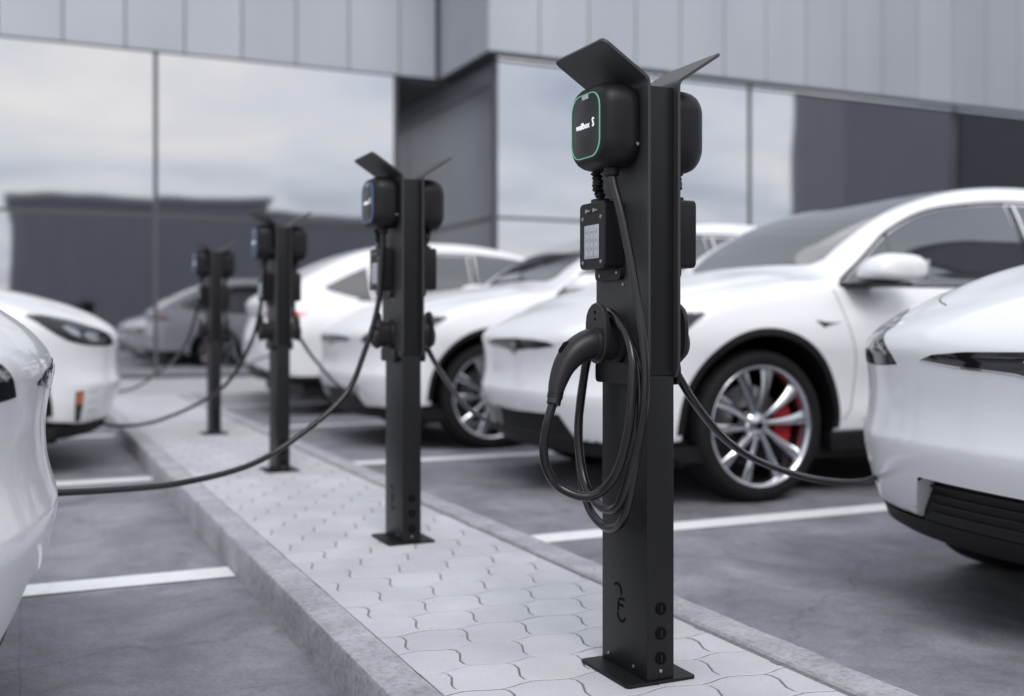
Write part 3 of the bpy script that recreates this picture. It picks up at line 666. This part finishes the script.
def surface_net(fn, lo, hi, cell):
    n = [int(math.ceil((h-l)/cell)) for l, h in zip(lo, hi)]
    ax = [l+cell*np.arange(k+1) for l, k in zip(lo, n)]
    V = fn(*np.meshgrid(*ax, indexing='ij')); ins = V < 0
    cnt = np.zeros([k for k in n], int); acc = np.zeros([*n, 3])
    offs = [(i, j, k) for i in (0, 1) for j in (0, 1) for k in (0, 1)]
    sl = lambda o: tuple(slice(q, q+m) for q, m in zip(o, n))
    for A in offs:
        for d in range(3):
            if A[d]: continue
            B = list(A); B[d] = 1; va, vb = V[sl(A)], V[sl(B)]; cr_ = (va < 0) != (vb < 0)
            tt = np.where(cr_, va/np.where(cr_, va-vb, 1), 0)
            for q in range(3): acc[..., q] += np.where(cr_, A[q]+(tt if q == d else 0), 0)
            cnt += cr_
    act = cnt > 0; idx = -np.ones(n, int); idx[act] = np.arange(act.sum())
    ijk = np.argwhere(act); P = np.array(lo)+cell*(ijk+acc[act]/cnt[act][:, None])
    quads = []
    for d in range(3):
        e, f_ = [q for q in range(3) if q != d]
        s0 = [slice(1, n[q]) for q in range(3)]; s0[d] = slice(0, n[d]); s1 = list(s0); s1[d] = slice(1, n[d]+1)
        ch = ins[tuple(s0)] != ins[tuple(s1)]; c = np.argwhere(ch)
        for q in range(3):
            if q != d: c[:, q] += 1
        ii = ins[tuple(c.T)]
        def at(de, df):
            k = c.copy(); k[:, e] -= de; k[:, f_] -= df; return idx[tuple(k.T)]
        Q = np.stack([at(1, 1), at(0, 1), at(0, 0), at(1, 0)], 1)
        flip = ii if d != 1 else ~ii
        Q[~flip] = Q[~flip][:, ::-1]; quads.append(Q)
    return P, np.concatenate(quads)
P, Q = surface_net(body, (-.06, -1.12, .28), (5.28, 1.12, 1.82), .022)
for _ in range(4):
    v = body(*P.T); g_ = grad(body, P); P = P-g_*(v/np.maximum((g_**2).sum(1), .05))[:, None]*.9
for cf, ok in ((cut_wheel, np.abs(P[:, 1]) > .66), (cut_intake, P[:, 0] < .36)):      # put edge vertices exactly on the edge
    for _ in range(8):
        s_, c_ = shell(*P.T), cf(*P.T); k = np.where((np.abs(s_) < .02) & (np.abs(c_) < .02) & ok)[0]; p = P[k]
        gs, gc = grad(shell, p), grad(cf, p); a11, a12, a22 = (gs*gs).sum(1), (gs*gc).sum(1), (gc*gc).sum(1); det = np.maximum(a11*a22-a12*a12, 1e-3)
        l1, l2 = (a22*s_[k]-a12*c_[k])/det, (a11*c_[k]-a12*s_[k])/det; st_ = gs*l1[:, None]+gc*l2[:, None]
        P[k] = p-st_*np.minimum(1, .02/np.maximum(np.linalg.norm(st_, axis=1), 1e-6))[:, None]
G = grad(body, P); G /= np.linalg.norm(G, axis=1)[:, None]+1e-9
FC = P[Q].mean(1)
vs = shell(*FC.T); inw = -cut_wheel(*FC.T) > vs; ini = (-cut_intake(*FC.T) > vs) & ~inw
gf = G[Q].mean(1); und = (gf[:, 2] < -.75) & (FC[:, 2] < .37) & ~inw & ~ini
val = (FC[:, 0] > CL-.62) & (FC[:, 2] < .50-.10*np.abs(FC[:, 1])) & ~inw & ~und
wall_ = ini & (np.abs(gf[:, 1]) > .55) ; ini &= ~wall_
GS = grad(shell, P); GS /= np.linalg.norm(GS, axis=1)[:, None]+1e-9
def inside(pt, poly):
    c_ = False; x, y = pt
    for i in range(len(poly)):
        (x1, y1), (x2, y2) = poly[i-1], poly[i]
        if (y1 > y) != (y2 > y) and x < (x2-x1)*(y-y1)/(y2-y1)+x1: c_ = not c_
    return c_
def sm2(pts, n=5): return [(p.x, p.y) for p in smooth_path([(x, y, 0) for x, y in pts], n)]
WIN1 = sm2([(1.53, 1.132), (1.66, 1.212), (1.80, 1.310), (1.97, 1.418), (2.26, 1.535), (2.57, 1.593), (2.97, 1.632)], 4)+[(2.985, 1.40), (2.99, 1.128)]
WIN2 = sm2([(3.06, 1.628), (3.5, 1.622), (3.9, 1.565), (4.12, 1.50)], 4)+[(4.15, 1.30), (4.12, 1.142), (3.06, 1.130)]
WIN3 = sm2([(4.17, 1.485), (4.4, 1.385), (4.62, 1.275)], 4)+[(4.56, 1.235), (4.3, 1.165), (4.16, 1.150)]
hole = np.zeros(len(FC), bool)
for i in np.where((np.abs(FC[:, 1]) > .5) & (FC[:, 2] > 1.13) & (FC[:, 2] < 1.64) & (np.abs(gf[:, 1]) > .45))[0]:
    a_, z_ = FC[i, 0], FC[i, 2]
    hole[i] = any(all(inside((a_+da, z_+dz_), w_) for da in (-.014, .014) for dz_ in (-.014, .014)) for w_ in (WIN1, WIN2, WIN3))
def submesh(name, mask, m, nrm=True):
    q = Q[mask]; u, inv = np.unique(q, return_inverse=True)
    return mesh(name, P[u], inv.reshape(q.shape), m, smooth=True, normals=GS[u] if nrm else None)
car = empty('electric_car')
link('body', submesh('body', ~(inw | ini | und | val | wall_ | hole), M_paint), car)
for fr_ in (1, -1):
    for sd_ in (1, -1): link('wheel_well', submesh('wheel_well', inw & ((FC[:, 0]-2.5)*fr_ > 0) & (FC[:, 1]*sd_ > 0), M_trim, False), car)
link('intake_cheek', submesh('intake_cheek', wall_ & (FC[:, 1] > 0), M_paint, False), car); link('intake_cheek', submesh('intake_cheek', wall_ & (FC[:, 1] < 0), M_paint, False), car)
link('air_intake', submesh('air_intake', ini, M_trim, False), car)
link('underbody', submesh('underbody', und, M_trim, False), car)
link('rear_valance', submesh('rear_valance', val, M_trim), car)
# --- pieces that lie on the body surface
def project(uv, axis, fn=shell):
    """axis 'b': uv=(a,z) from the side; 'a': uv=(b,z) from the front; 'r': (b,z) from the rear; 'z': (a,b) from above"""
    uv = np.array(uv, float); n = len(uv)
    def ev(s):
        if axis == 'd': return np.stack([.70711*(uv[:, 0]+s), .70711*(uv[:, 0]-s), uv[:, 1]], 1)
        if axis == 'b': return np.stack([uv[:, 0], s, uv[:, 1]], 1)
        if axis in 'ar': return np.stack([s, uv[:, 0], uv[:, 1]], 1)
        return np.stack([uv[:, 0], uv[:, 1], s], 1)
    s0, s1 = {'d': (-1.0, .5), 'b': (1.25, .2), 'a': (-.2, 1.6), 'r': (CL+.2, CL-1.6), 'z': (2.0, .3)}[axis]
    S_ = np.linspace(s0, s1, 90); hit = np.full(n, s1); prev = np.full(n, s0); done = np.zeros(n, bool); lo_ = np.full(n, s0)
    for s in S_:
        v = fn(*ev(np.full(n, s)).T); new = (v < 0) & ~done; hit[new] = s; lo_[new] = prev[new]; done |= new; prev[~done] = s
    a, b_ = lo_, hit
    for _ in range(22):
        mid = (a+b_)/2; v = fn(*ev(mid).T); a = np.where(v > 0, mid, a); b_ = np.where(v > 0, b_, mid)
    p = ev((a+b_)/2); g_ = grad(fn, p); return p, g_/(np.linalg.norm(g_, axis=1)[:, None]+1e-9)
def inside(pt, poly):
    c_ = False; x, y = pt
    for i in range(len(poly)):
        (x1, y1), (x2, y2) = poly[i-1], poly[i]
        if (y1 > y) != (y2 > y) and x < (x2-x1)*(y-y1)/(y2-y1)+x1: c_ = not c_
    return c_
def patch(name, poly, axis, m, off=.002, depth=.006, step=.03, both=True, parent=None, mirror_of=None):
    ol = []
    for i in range(len(poly)):
        a, b_ = Vector(poly[i-1]), Vector(poly[i]); k = max(1, int((b_-a).length/(step*.5)))
        ol += [a.lerp(b_, (j)/k) for j in range(k)]
    n = len(ol); xs_ = [p.x for p in ol]; ys_ = [p.y for p in ol]; pts = list(ol)
    x = min(xs_)+step*.5
    while x < max(xs_):
        y = min(ys_)+step*.5
        while y < max(ys_):
            if inside((x, y), [(p.x, p.y) for p in ol]) and min((p.x-x)**2+(p.y-y)**2 for p in ol) > (step*.4)**2: pts.append(Vector((x, y)))
            y += step
        x += step
    co, ed, fa, *_ = delaunay_2d_cdt(pts, [(i, (i+1) % n) for i in range(n)], [], 1, 1e-6)
    uv = [(p.x, p.y) for p in co]; p, nr = project(uv, axis)
    outer = p+nr*off; inner = p-nr*depth
    faces = [list(f) for f in fa]
    for f in faces:                                   # orient outwards
        a, b_, c_ = outer[f[0]], outer[f[1]], outer[f[2]]
        if np.dot(np.cross(b_-a, c_-a), nr[f[0]]) < 0: f.reverse()
    cntr = {}
    for f in faces:
        for i in range(len(f)): e_ = (f[i], f[(i+1) % len(f)]); cntr[e_] = 1
    N = len(uv); sk = [(e_[1], e_[0], e_[0]+N, e_[1]+N) for e_ in cntr if (e_[1], e_[0]) not in cntr]
    V = np.concatenate([outer, inner]); nv = np.concatenate([nr, nr])
    objs = []
    for sgn in ((1, -1) if both else (1,)):
        Vv = V*np.array([1, sgn, 1]); nn_ = nv*np.array([1, sgn, 1]); ff_ = faces+sk
        if sgn < 0: ff_ = [tuple(reversed(f)) for f in ff_]
        me = mesh(name, Vv, ff_, m, smooth=True, normals=nn_)
        objs.append(link(name, me, parent[0 if sgn > 0 else 1] if parent else car))
    return objs
def strip(name, line, axis, m, w=.005, off=.0006, both=True, n=10, parent=None):
    """thin strip along a polyline on the surface"""
    L = smooth_path([(p[0], p[1], 0) for p in line], n); A = []; B = []
    for i, p in enumerate(L):
        tt = (L[min(i+1, len(L)-1)]-L[max(i-1, 0)]).normalized(); n_ = Vector((-tt.y, tt.x, 0))*w/2; A.append((p+n_)[:2]); B.append((p-n_)[:2])
    pa, na = project(A, axis); pb, nb = project(B, axis); k = len(A)
    V = np.concatenate([pa+na*off, pb+nb*off, pa-na*.004, pb-nb*.004]); F_ = []
    for i in range(k-1): F_ += [(i, i+1, k+i+1, k+i), (2*k+i+1, 2*k+i, i, i+1)[::-1], (k+i, k+i+1, 3*k+i+1, 3*k+i)]
    o = []
    for sgn in ((1, -1) if both else (1,)):
        o.append(link(name, mesh(name, V*np.array([1, sgn, 1]), F_, m), parent[0 if sgn > 0 else 1] if parent else car))
    return o
def sm2(pts, n=5): return [(p.x, p.y) for p in smooth_path([(x, y, 0) for x, y in pts], n)]
# glazing
patch('side_window', WIN1, 'b', M_glass, .004, step=.02)
strip('window_divider', [(1.90, 1.128), (1.93, 1.412)], 'b', M_trim, .022, .004)
strip('window_seal', sm2([(1.50, 1.110), (1.56, 1.113), (2.2, 1.116), (3.6, 1.122), (4.3, 1.15)], 4), 'b', M_trim, .016, .005)
strip('window_seal', [(1.51, 1.130), (1.65, 1.221), (1.792, 1.321), (1.963, 1.430), (2.26, 1.547), (2.57, 1.605), (3.0, 1.645), (3.5, 1.640), (4.0, 1.575)], 'b', M_trim, .014, .004)
strip('pillar_trim', [(3.02, 1.130), (3.015, 1.625)], 'b', M_piano, .055, .003)
patch('side_window', WIN2, 'b', M_glass, .004, step=.02)
patch('quarter_window', WIN3, 'b', M_glass, .004, step=.02)
ws = sm2([(1.585, 0), (1.585, .3), (1.585, .50), (1.595, .58), (1.64, .640)], 4)
edge = [(1.8, .645), (2.1, .615), (2.5, .58), (2.9, .53), (3.2, .50)]
patch('windscreen', ws+edge+[(3.25, 0)]+[(x, -y) for x, y in reversed(edge)]+[(x, -y) for x, y in reversed(ws[1:])], 'z', M_glass, .004, step=.03, both=False)
rwn = [(4.02, .50), (4.4, .50), (4.78, .52)]
patch('rear_window', [(4.0, 0)]+rwn+[(4.86, 0)]+[(x, -y) for x, y in reversed(rwn)], 'z', M_glass, .004, step=.03, both=False)
M_fin = mat('vent_fin_grey', (.35, .35, .36), .5)
# front lights
hl = [(.463, .778), (.57, .772), (.665, .772), (.813, .780), (.944, .806), (1.043, .866), (1.125, .955), (1.01, .955), (.863, .935), (.72, .902), (.587, .858), (.50, .818)]
H_ = patch('headlight', hl, 'd', M_lens, .002, step=.02)
patch('lamp_reflector', [(.70, .800), (.79, .808), (.83, .845), (.76, .868), (.69, .845)], 'd', M_reflector, .0027, .002, .015, parent=H_)
patch('lamp_reflector', [(.87, .830), (.93, .848), (.97, .890), (.90, .900), (.86, .875)], 'd', M_reflector, .0027, .002, .015, parent=H_)
strip('light_signature', [(.51, .808), (.59, .838), (.72, .877), (.86, .911), (1.0, .936)], 'd', M_reflector, .009, .0032, parent=H_)
strip('light_surround', hl+[hl[0]], 'd', M_gap, .004, .001, n=3)
fg = patch('corner_vent', [(.292, .325), (.322, .318), (.324, .40), (.318, .505), (.268, .505), (.276, .42)], 'b', M_piano, .001, .02, .02)
patch('side_marker', [(.279, .425), (.318, .425), (.314, .50), (.272, .50)], 'b', M_amber, .004, .003, .015, parent=fg)
for z in (.375, .435, .497): strip('vent_fin', [(.19, z+.004), (.21, z+.002), (.25, z)], 'b', M_fin, .006, .001)
# nose: black slit with bright lower edge and a T-shaped badge
sl = [(-.44, .795), (-.38, .812), (-.25, .823), (0, .828), (.25, .823), (.38, .812), (.44, .795), (.30, .782), (.12, .772), (.05, .764), (0, .745), (-.05, .764), (-.12, .772), (-.30, .782)]
ns = patch('nose_slit', sl, 'a', M_piano, .0015, .006, .02, both=False)
strip('slit_trim', [(.44, .793), (.30, .780), (.12, .770), (.05, .762), (0, .742), (-.05, .762), (-.12, .770), (-.30, .780), (-.44, .793)], 'a', M_chrome, .007, .003, both=False, n=5, parent=ns)
patch('badge', [(-.042, .800), (-.030, .812), (0, .816), (.030, .812), (.042, .800), (.010, .797), (.004, .755), (0, .748), (-.004, .755), (-.010, .797)], 'a', M_chrome, .005, .003, .01, both=False, parent=ns)
strip('bonnet_gap', [(.27, .55), (.36, .665), (.5, .745), (.8, .80), (1.30, .81)], 'z', M_gap, .0045, .0006)
M_gril = mat('grille_black', (.004, .004, .0045), .55)
# lower lip under the bumper
Ll = []
for b_ in np.linspace(-.97, .97, 41):
    pf = float(P_front(abs(b_))); cz = .322; dd = .10
    Ll.append([(pf+.110, b_, .300), (pf+.092, b_, .292), (pf+.112, b_, .245), (pf+.16, b_, .220), (pf+.38, b_, .220), (pf+.38, b_, .300)])
lip = MB().loops([list(reversed(l)) for l in Ll]); lip.build('front_lip', M_trim, car, angle=40)
m = MB(); L = []
for b_ in np.linspace(-.53, .53, 25):
    pf = float(P_front(abs(b_))); L.append([(pf+.10, b_, .29), (pf+.10, b_, .45), (pf+.13, b_, .45), (pf+.13, b_, .29)])
m.loops(L); m.build('intake_grille', M_gril, car)
for z in (.325, .352, .379, .406):
    m = MB(); L = []
    for b_ in np.linspace(-.48, .48, 25):
        pf = float(P_front(abs(b_))); L.append([(pf+.085, b_, z-.004), (pf+.085, b_, z+.004), (pf+.099, b_, z+.004), (pf+.099, b_, z-.004)])
    m.loops(L); m.build('grille_slat', M_gril, car)
for sgn in (1, -1):
    m = MB(); m.box(AF+.46, AR-.46, *sorted((sgn*.90, sgn*.978)), .235, .345, .012); m.build('sill', M_trim, car, angle=40)
m = MB(); m.box(.42, CL-.35, -.88, .88, .19, .33, .02); m.build('floor_pan', M_trim, car)
# arch trims
for aw in (AF, AR):
    ang = [R(-8+196*k/40) for k in range(41)]; V = []
    ro = project([(aw+.497*math.cos(t_), max(.30, WZ+.497*math.sin(t_))) for t_ in ang], 'b')
    ri = project([(aw+.462*math.cos(t_), max(.30, WZ+.462*math.sin(t_))) for t_ in ang], 'b')
    L = [[tuple(ro[0][k]-ro[1][k]*.003), tuple(ro[0][k]+ro[1][k]*.008), tuple(ri[0][k]+ri[1][k]*.006), tuple(ri[0][k]-np.array([0, .05, 0]))] for k in range(41)]
    for sgn in (1, -1):
        m = MB().loops([[(p[0], p[1]*sgn, p[2]) for p in (l if sgn > 0 else reversed(l))] for l in L]); m.build('arch_trim', M_trim, car, angle=40)
# doors: shut lines, fender marker
strip('door_gap', [(1.43, 1.09), (1.46, .95), (1.53, .70), (1.52, .48), (1.47, .40)], 'b', M_gap, .005)
strip('door_gap', [(3.00, 1.11), (2.99, .8), (2.97, .45)], 'b', M_gap, .005)
strip('door_gap', [(4.12, 1.13), (4.02, .98), (3.86, .92)], 'b', M_gap, .005)
strip('door_gap', [(1.60, .40), (2.2, .395), (3.4, .395)], 'b', M_gap, .004)
patch('fender_badge', [(1.255, .925), (1.36, .912), (1.43, .915), (1.33, .895), (1.31, .885)], 'b', M_piano, .002, .003, .02)
for a0 in (2.78, 3.78): patch('door_handle', [(a0-.13, 1.00), (a0+.08, 1.008), (a0+.085, 1.022), (a0-.13, 1.016)], 'b', M_chrome, .003, .003, .02)
# tail
tl = [(CL-.40, 1.020), (CL-.33, 1.035), (CL-.24, 1.035), (CL-.17, 1.02), (CL-.17, .965), (CL-.24, .972), (CL-.33, .995)]
T_ = patch('tail_light', tl, 'b', M_tail, .002, .006, .02)
patch('tail_light', [(.40, .985), (.78, .965), (.86, .975), (.86, 1.03), (.76, 1.025), (.42, 1.01)], 'r', M_tail, .002, .006, .02)
strip('tail_trim', [(-.42, 1.0), (0, 1.005), (.42, 1.0)], 'r', M_chrome, .014, .004, both=False)
strip('hatch_gap', [(-.74, .93), (-.6, .74), (0, .72), (.6, .74), (.74, .93)], 'r', M_gap, .006, both=False)
# mirrors
for sgn in (1, -1):
    L = []
    for k, (b_, sx, sz, ca, cz) in enumerate(((.985, .35, .30, 1.66, 1.165), (1.01, .78, .72, 1.675, 1.172), (1.06, .97, .95, 1.685, 1.184), (1.12, 1.0, 1.0, 1.695, 1.190), (1.17, .95, .93, 1.70, 1.190), (1.20, .80, .74, 1.705, 1.186), (1.213, .45, .42, 1.70, 1.18))):
        ring_ = []
        for t_ in [2*math.pi*q/28 for q in range(28)]:
            c_, s_ = math.cos(t_), math.sin(t_); e_ = .62
            xx = math.copysign(abs(c_)**e_, c_)*.180*sx; zz = math.copysign(abs(s_)**e_, s_)*(.086 if s_ > 0 else .062)*sz
            xx += .30*max(0, -xx)*max(0, zz)/.1 ; ring_.append((ca+xx, sgn*b_, cz+zz))
        L.append(ring_ if sgn > 0 else list(reversed(ring_)))
    mo = MB().loops([list(reversed(l)) for l in L]).build('wing_mirror', M_paint, car, angle=50)
    m = MB(); m.loops([[(1.50, sgn*.93, 1.098), (1.68, sgn*.93, 1.098), (1.68, sgn*.93, 1.128), (1.50, sgn*.93, 1.128)], [(1.51, sgn*1.06, 1.106), (1.76, sgn*1.06, 1.106), (1.76, sgn*1.06, 1.122), (1.51, sgn*1.06, 1.122)], [(1.56, sgn*1.16, 1.112), (1.78, sgn*1.16, 1.112), (1.78, sgn*1.16, 1.124), (1.56, sgn*1.16, 1.124)]])
    if sgn > 0: m.f = [tuple(reversed(f)) for f in m.f]
    m.build('mirror_foot', M_trim, mo, angle=40)
    MB().box(1.868, 1.878, *sorted((sgn*1.02, sgn*1.19)), 1.135, 1.245, .004).build('mirror_glass', M_chrome, mo)
# wheels: origin at hub, axis along +y is the outer side
def lathe(prof_, seg=72, closed=True):
    return MB().loops([[(r*math.cos(2*math.pi*k/seg), y, r*math.sin(2*math.pi*k/seg)) for r, y in prof_] for k in range(seg+1)], False, False, closed)
tyre_m = lathe([(.302, .116), (.318, .130), (.352, .134), (.372, .124), (.384, .102), (.3875, .06), (.388, 0), (.3875, -.06), (.384, -.102), (.370, -.125), (.33, -.128), (.302, -.115)]).me('tyre', M_tyre, angle=50)
rim_m = lathe([(.305, .118), (.311, .126), (.308, .129), (.298, .125), (.288, .108), (.280, .06), (.274, -.05), (.285, -.11), (.305, -.115)]).me('wheel', M_alloy, angle=40)
hub_m = lathe([(.001, .101), (.030, .101), (.036, .096), (.060, .092), (.072, .080), (.074, .02), (.001, .02)], 40).me('hub', M_alloy, angle=40)
disc_m = lathe([(.09, -.012), (.205, -.012), (.205, -.036), (.09, -.036)], 48).me('brake_disc', M_disc, angle=30)
L = []
for k in range(9):
    tt = k/8; r = .050+.244*tt; wd = .013+.010*tt+.013*tt**3; yo = .092+.016*math.sin(math.pi*tt)*.6+.014*tt; sw = .020*math.sin(math.pi*tt*.5)
    tw = .016*tt
    L.append([(r, yo-tw-.028, -wd+sw), (r, yo-tw-.004, -wd*.98+sw), (r, yo, -wd*.15+sw), (r, yo+.001, wd*.55+sw), (r, yo-.008, wd+sw), (r, yo-.034, wd*.9+sw)])
spoke_m = MB().loops([list(reversed(l)) for l in L]).me('spoke', M_alloy, angle=40)
badge_m = MB().disc((0, .101, 0), .022, (0, 1, 0), .003, 20, .001).me('hub_badge', M_piano, angle=40)
cal = []
for k in range(9):
    a = R(-27+54*k/8); cal.append([(r*math.cos(a), y, r*math.sin(a)) for r, y in ((.135, .034), (.225, .034), (.238, .018), (.238, -.05), (.135, -.05))])
cal_m = MB().loops(cal).me('brake_caliper', M_red, angle=40)
def wheel(a, sgn, spin):
    rz = 0 if sgn > 0 else math.pi
    w_ = link('wheel', rim_m, car, (a, sgn*.868, WZ), rz)
    w_.rotation_euler = (0, 0, rz)
    link('tyre', tyre_m, w_)
    link('hub', hub_m, w_); link('hub_badge', badge_m, w_)
    for k in range(10):
        s_ = link('spoke', spoke_m, w_); s_.rotation_euler = (0, R(36*k+spin+(2 if k % 2 else -2)), 0)
    link('brake_disc', disc_m, w_)
    c_ = link('brake_caliper', cal_m, car, (a, sgn*.868, WZ), 0)
for a in (AF, AR):
    for sgn in (1, -1): wheel(a, sgn, 9)
def place(o, x, y, flip, label):
    o.location = (x, y, 0); o.rotation_euler.z = math.pi if flip else 0
    setp(o, label, 'car', 'white electric cars parked at the chargers')
spots = [(2.47, 5.42, 0, 'white electric car with red brake caliper behind the front charging post'),
         (2.42, 2.0, 0, 'white electric car at the right edge, only its front corner in view'),
         (2.17, 8.15, 0, 'white electric car whose front wheel shows right of the second charging post'),
         (2.16+CL, 11.28, 1, 'white electric car parked tail first with red tail light toward the posts'),
         (.075, 2.60, 1, 'white electric car nose cropped by the left edge, nearest the camera'),
         (.62, 7.85, 1, 'white electric car on the left with dark headlight and amber side marker')]
for i, (x, y, fl, lb) in enumerate(spots):
    place(car if i == 0 else copy_tree(car), x, y, fl, lb)
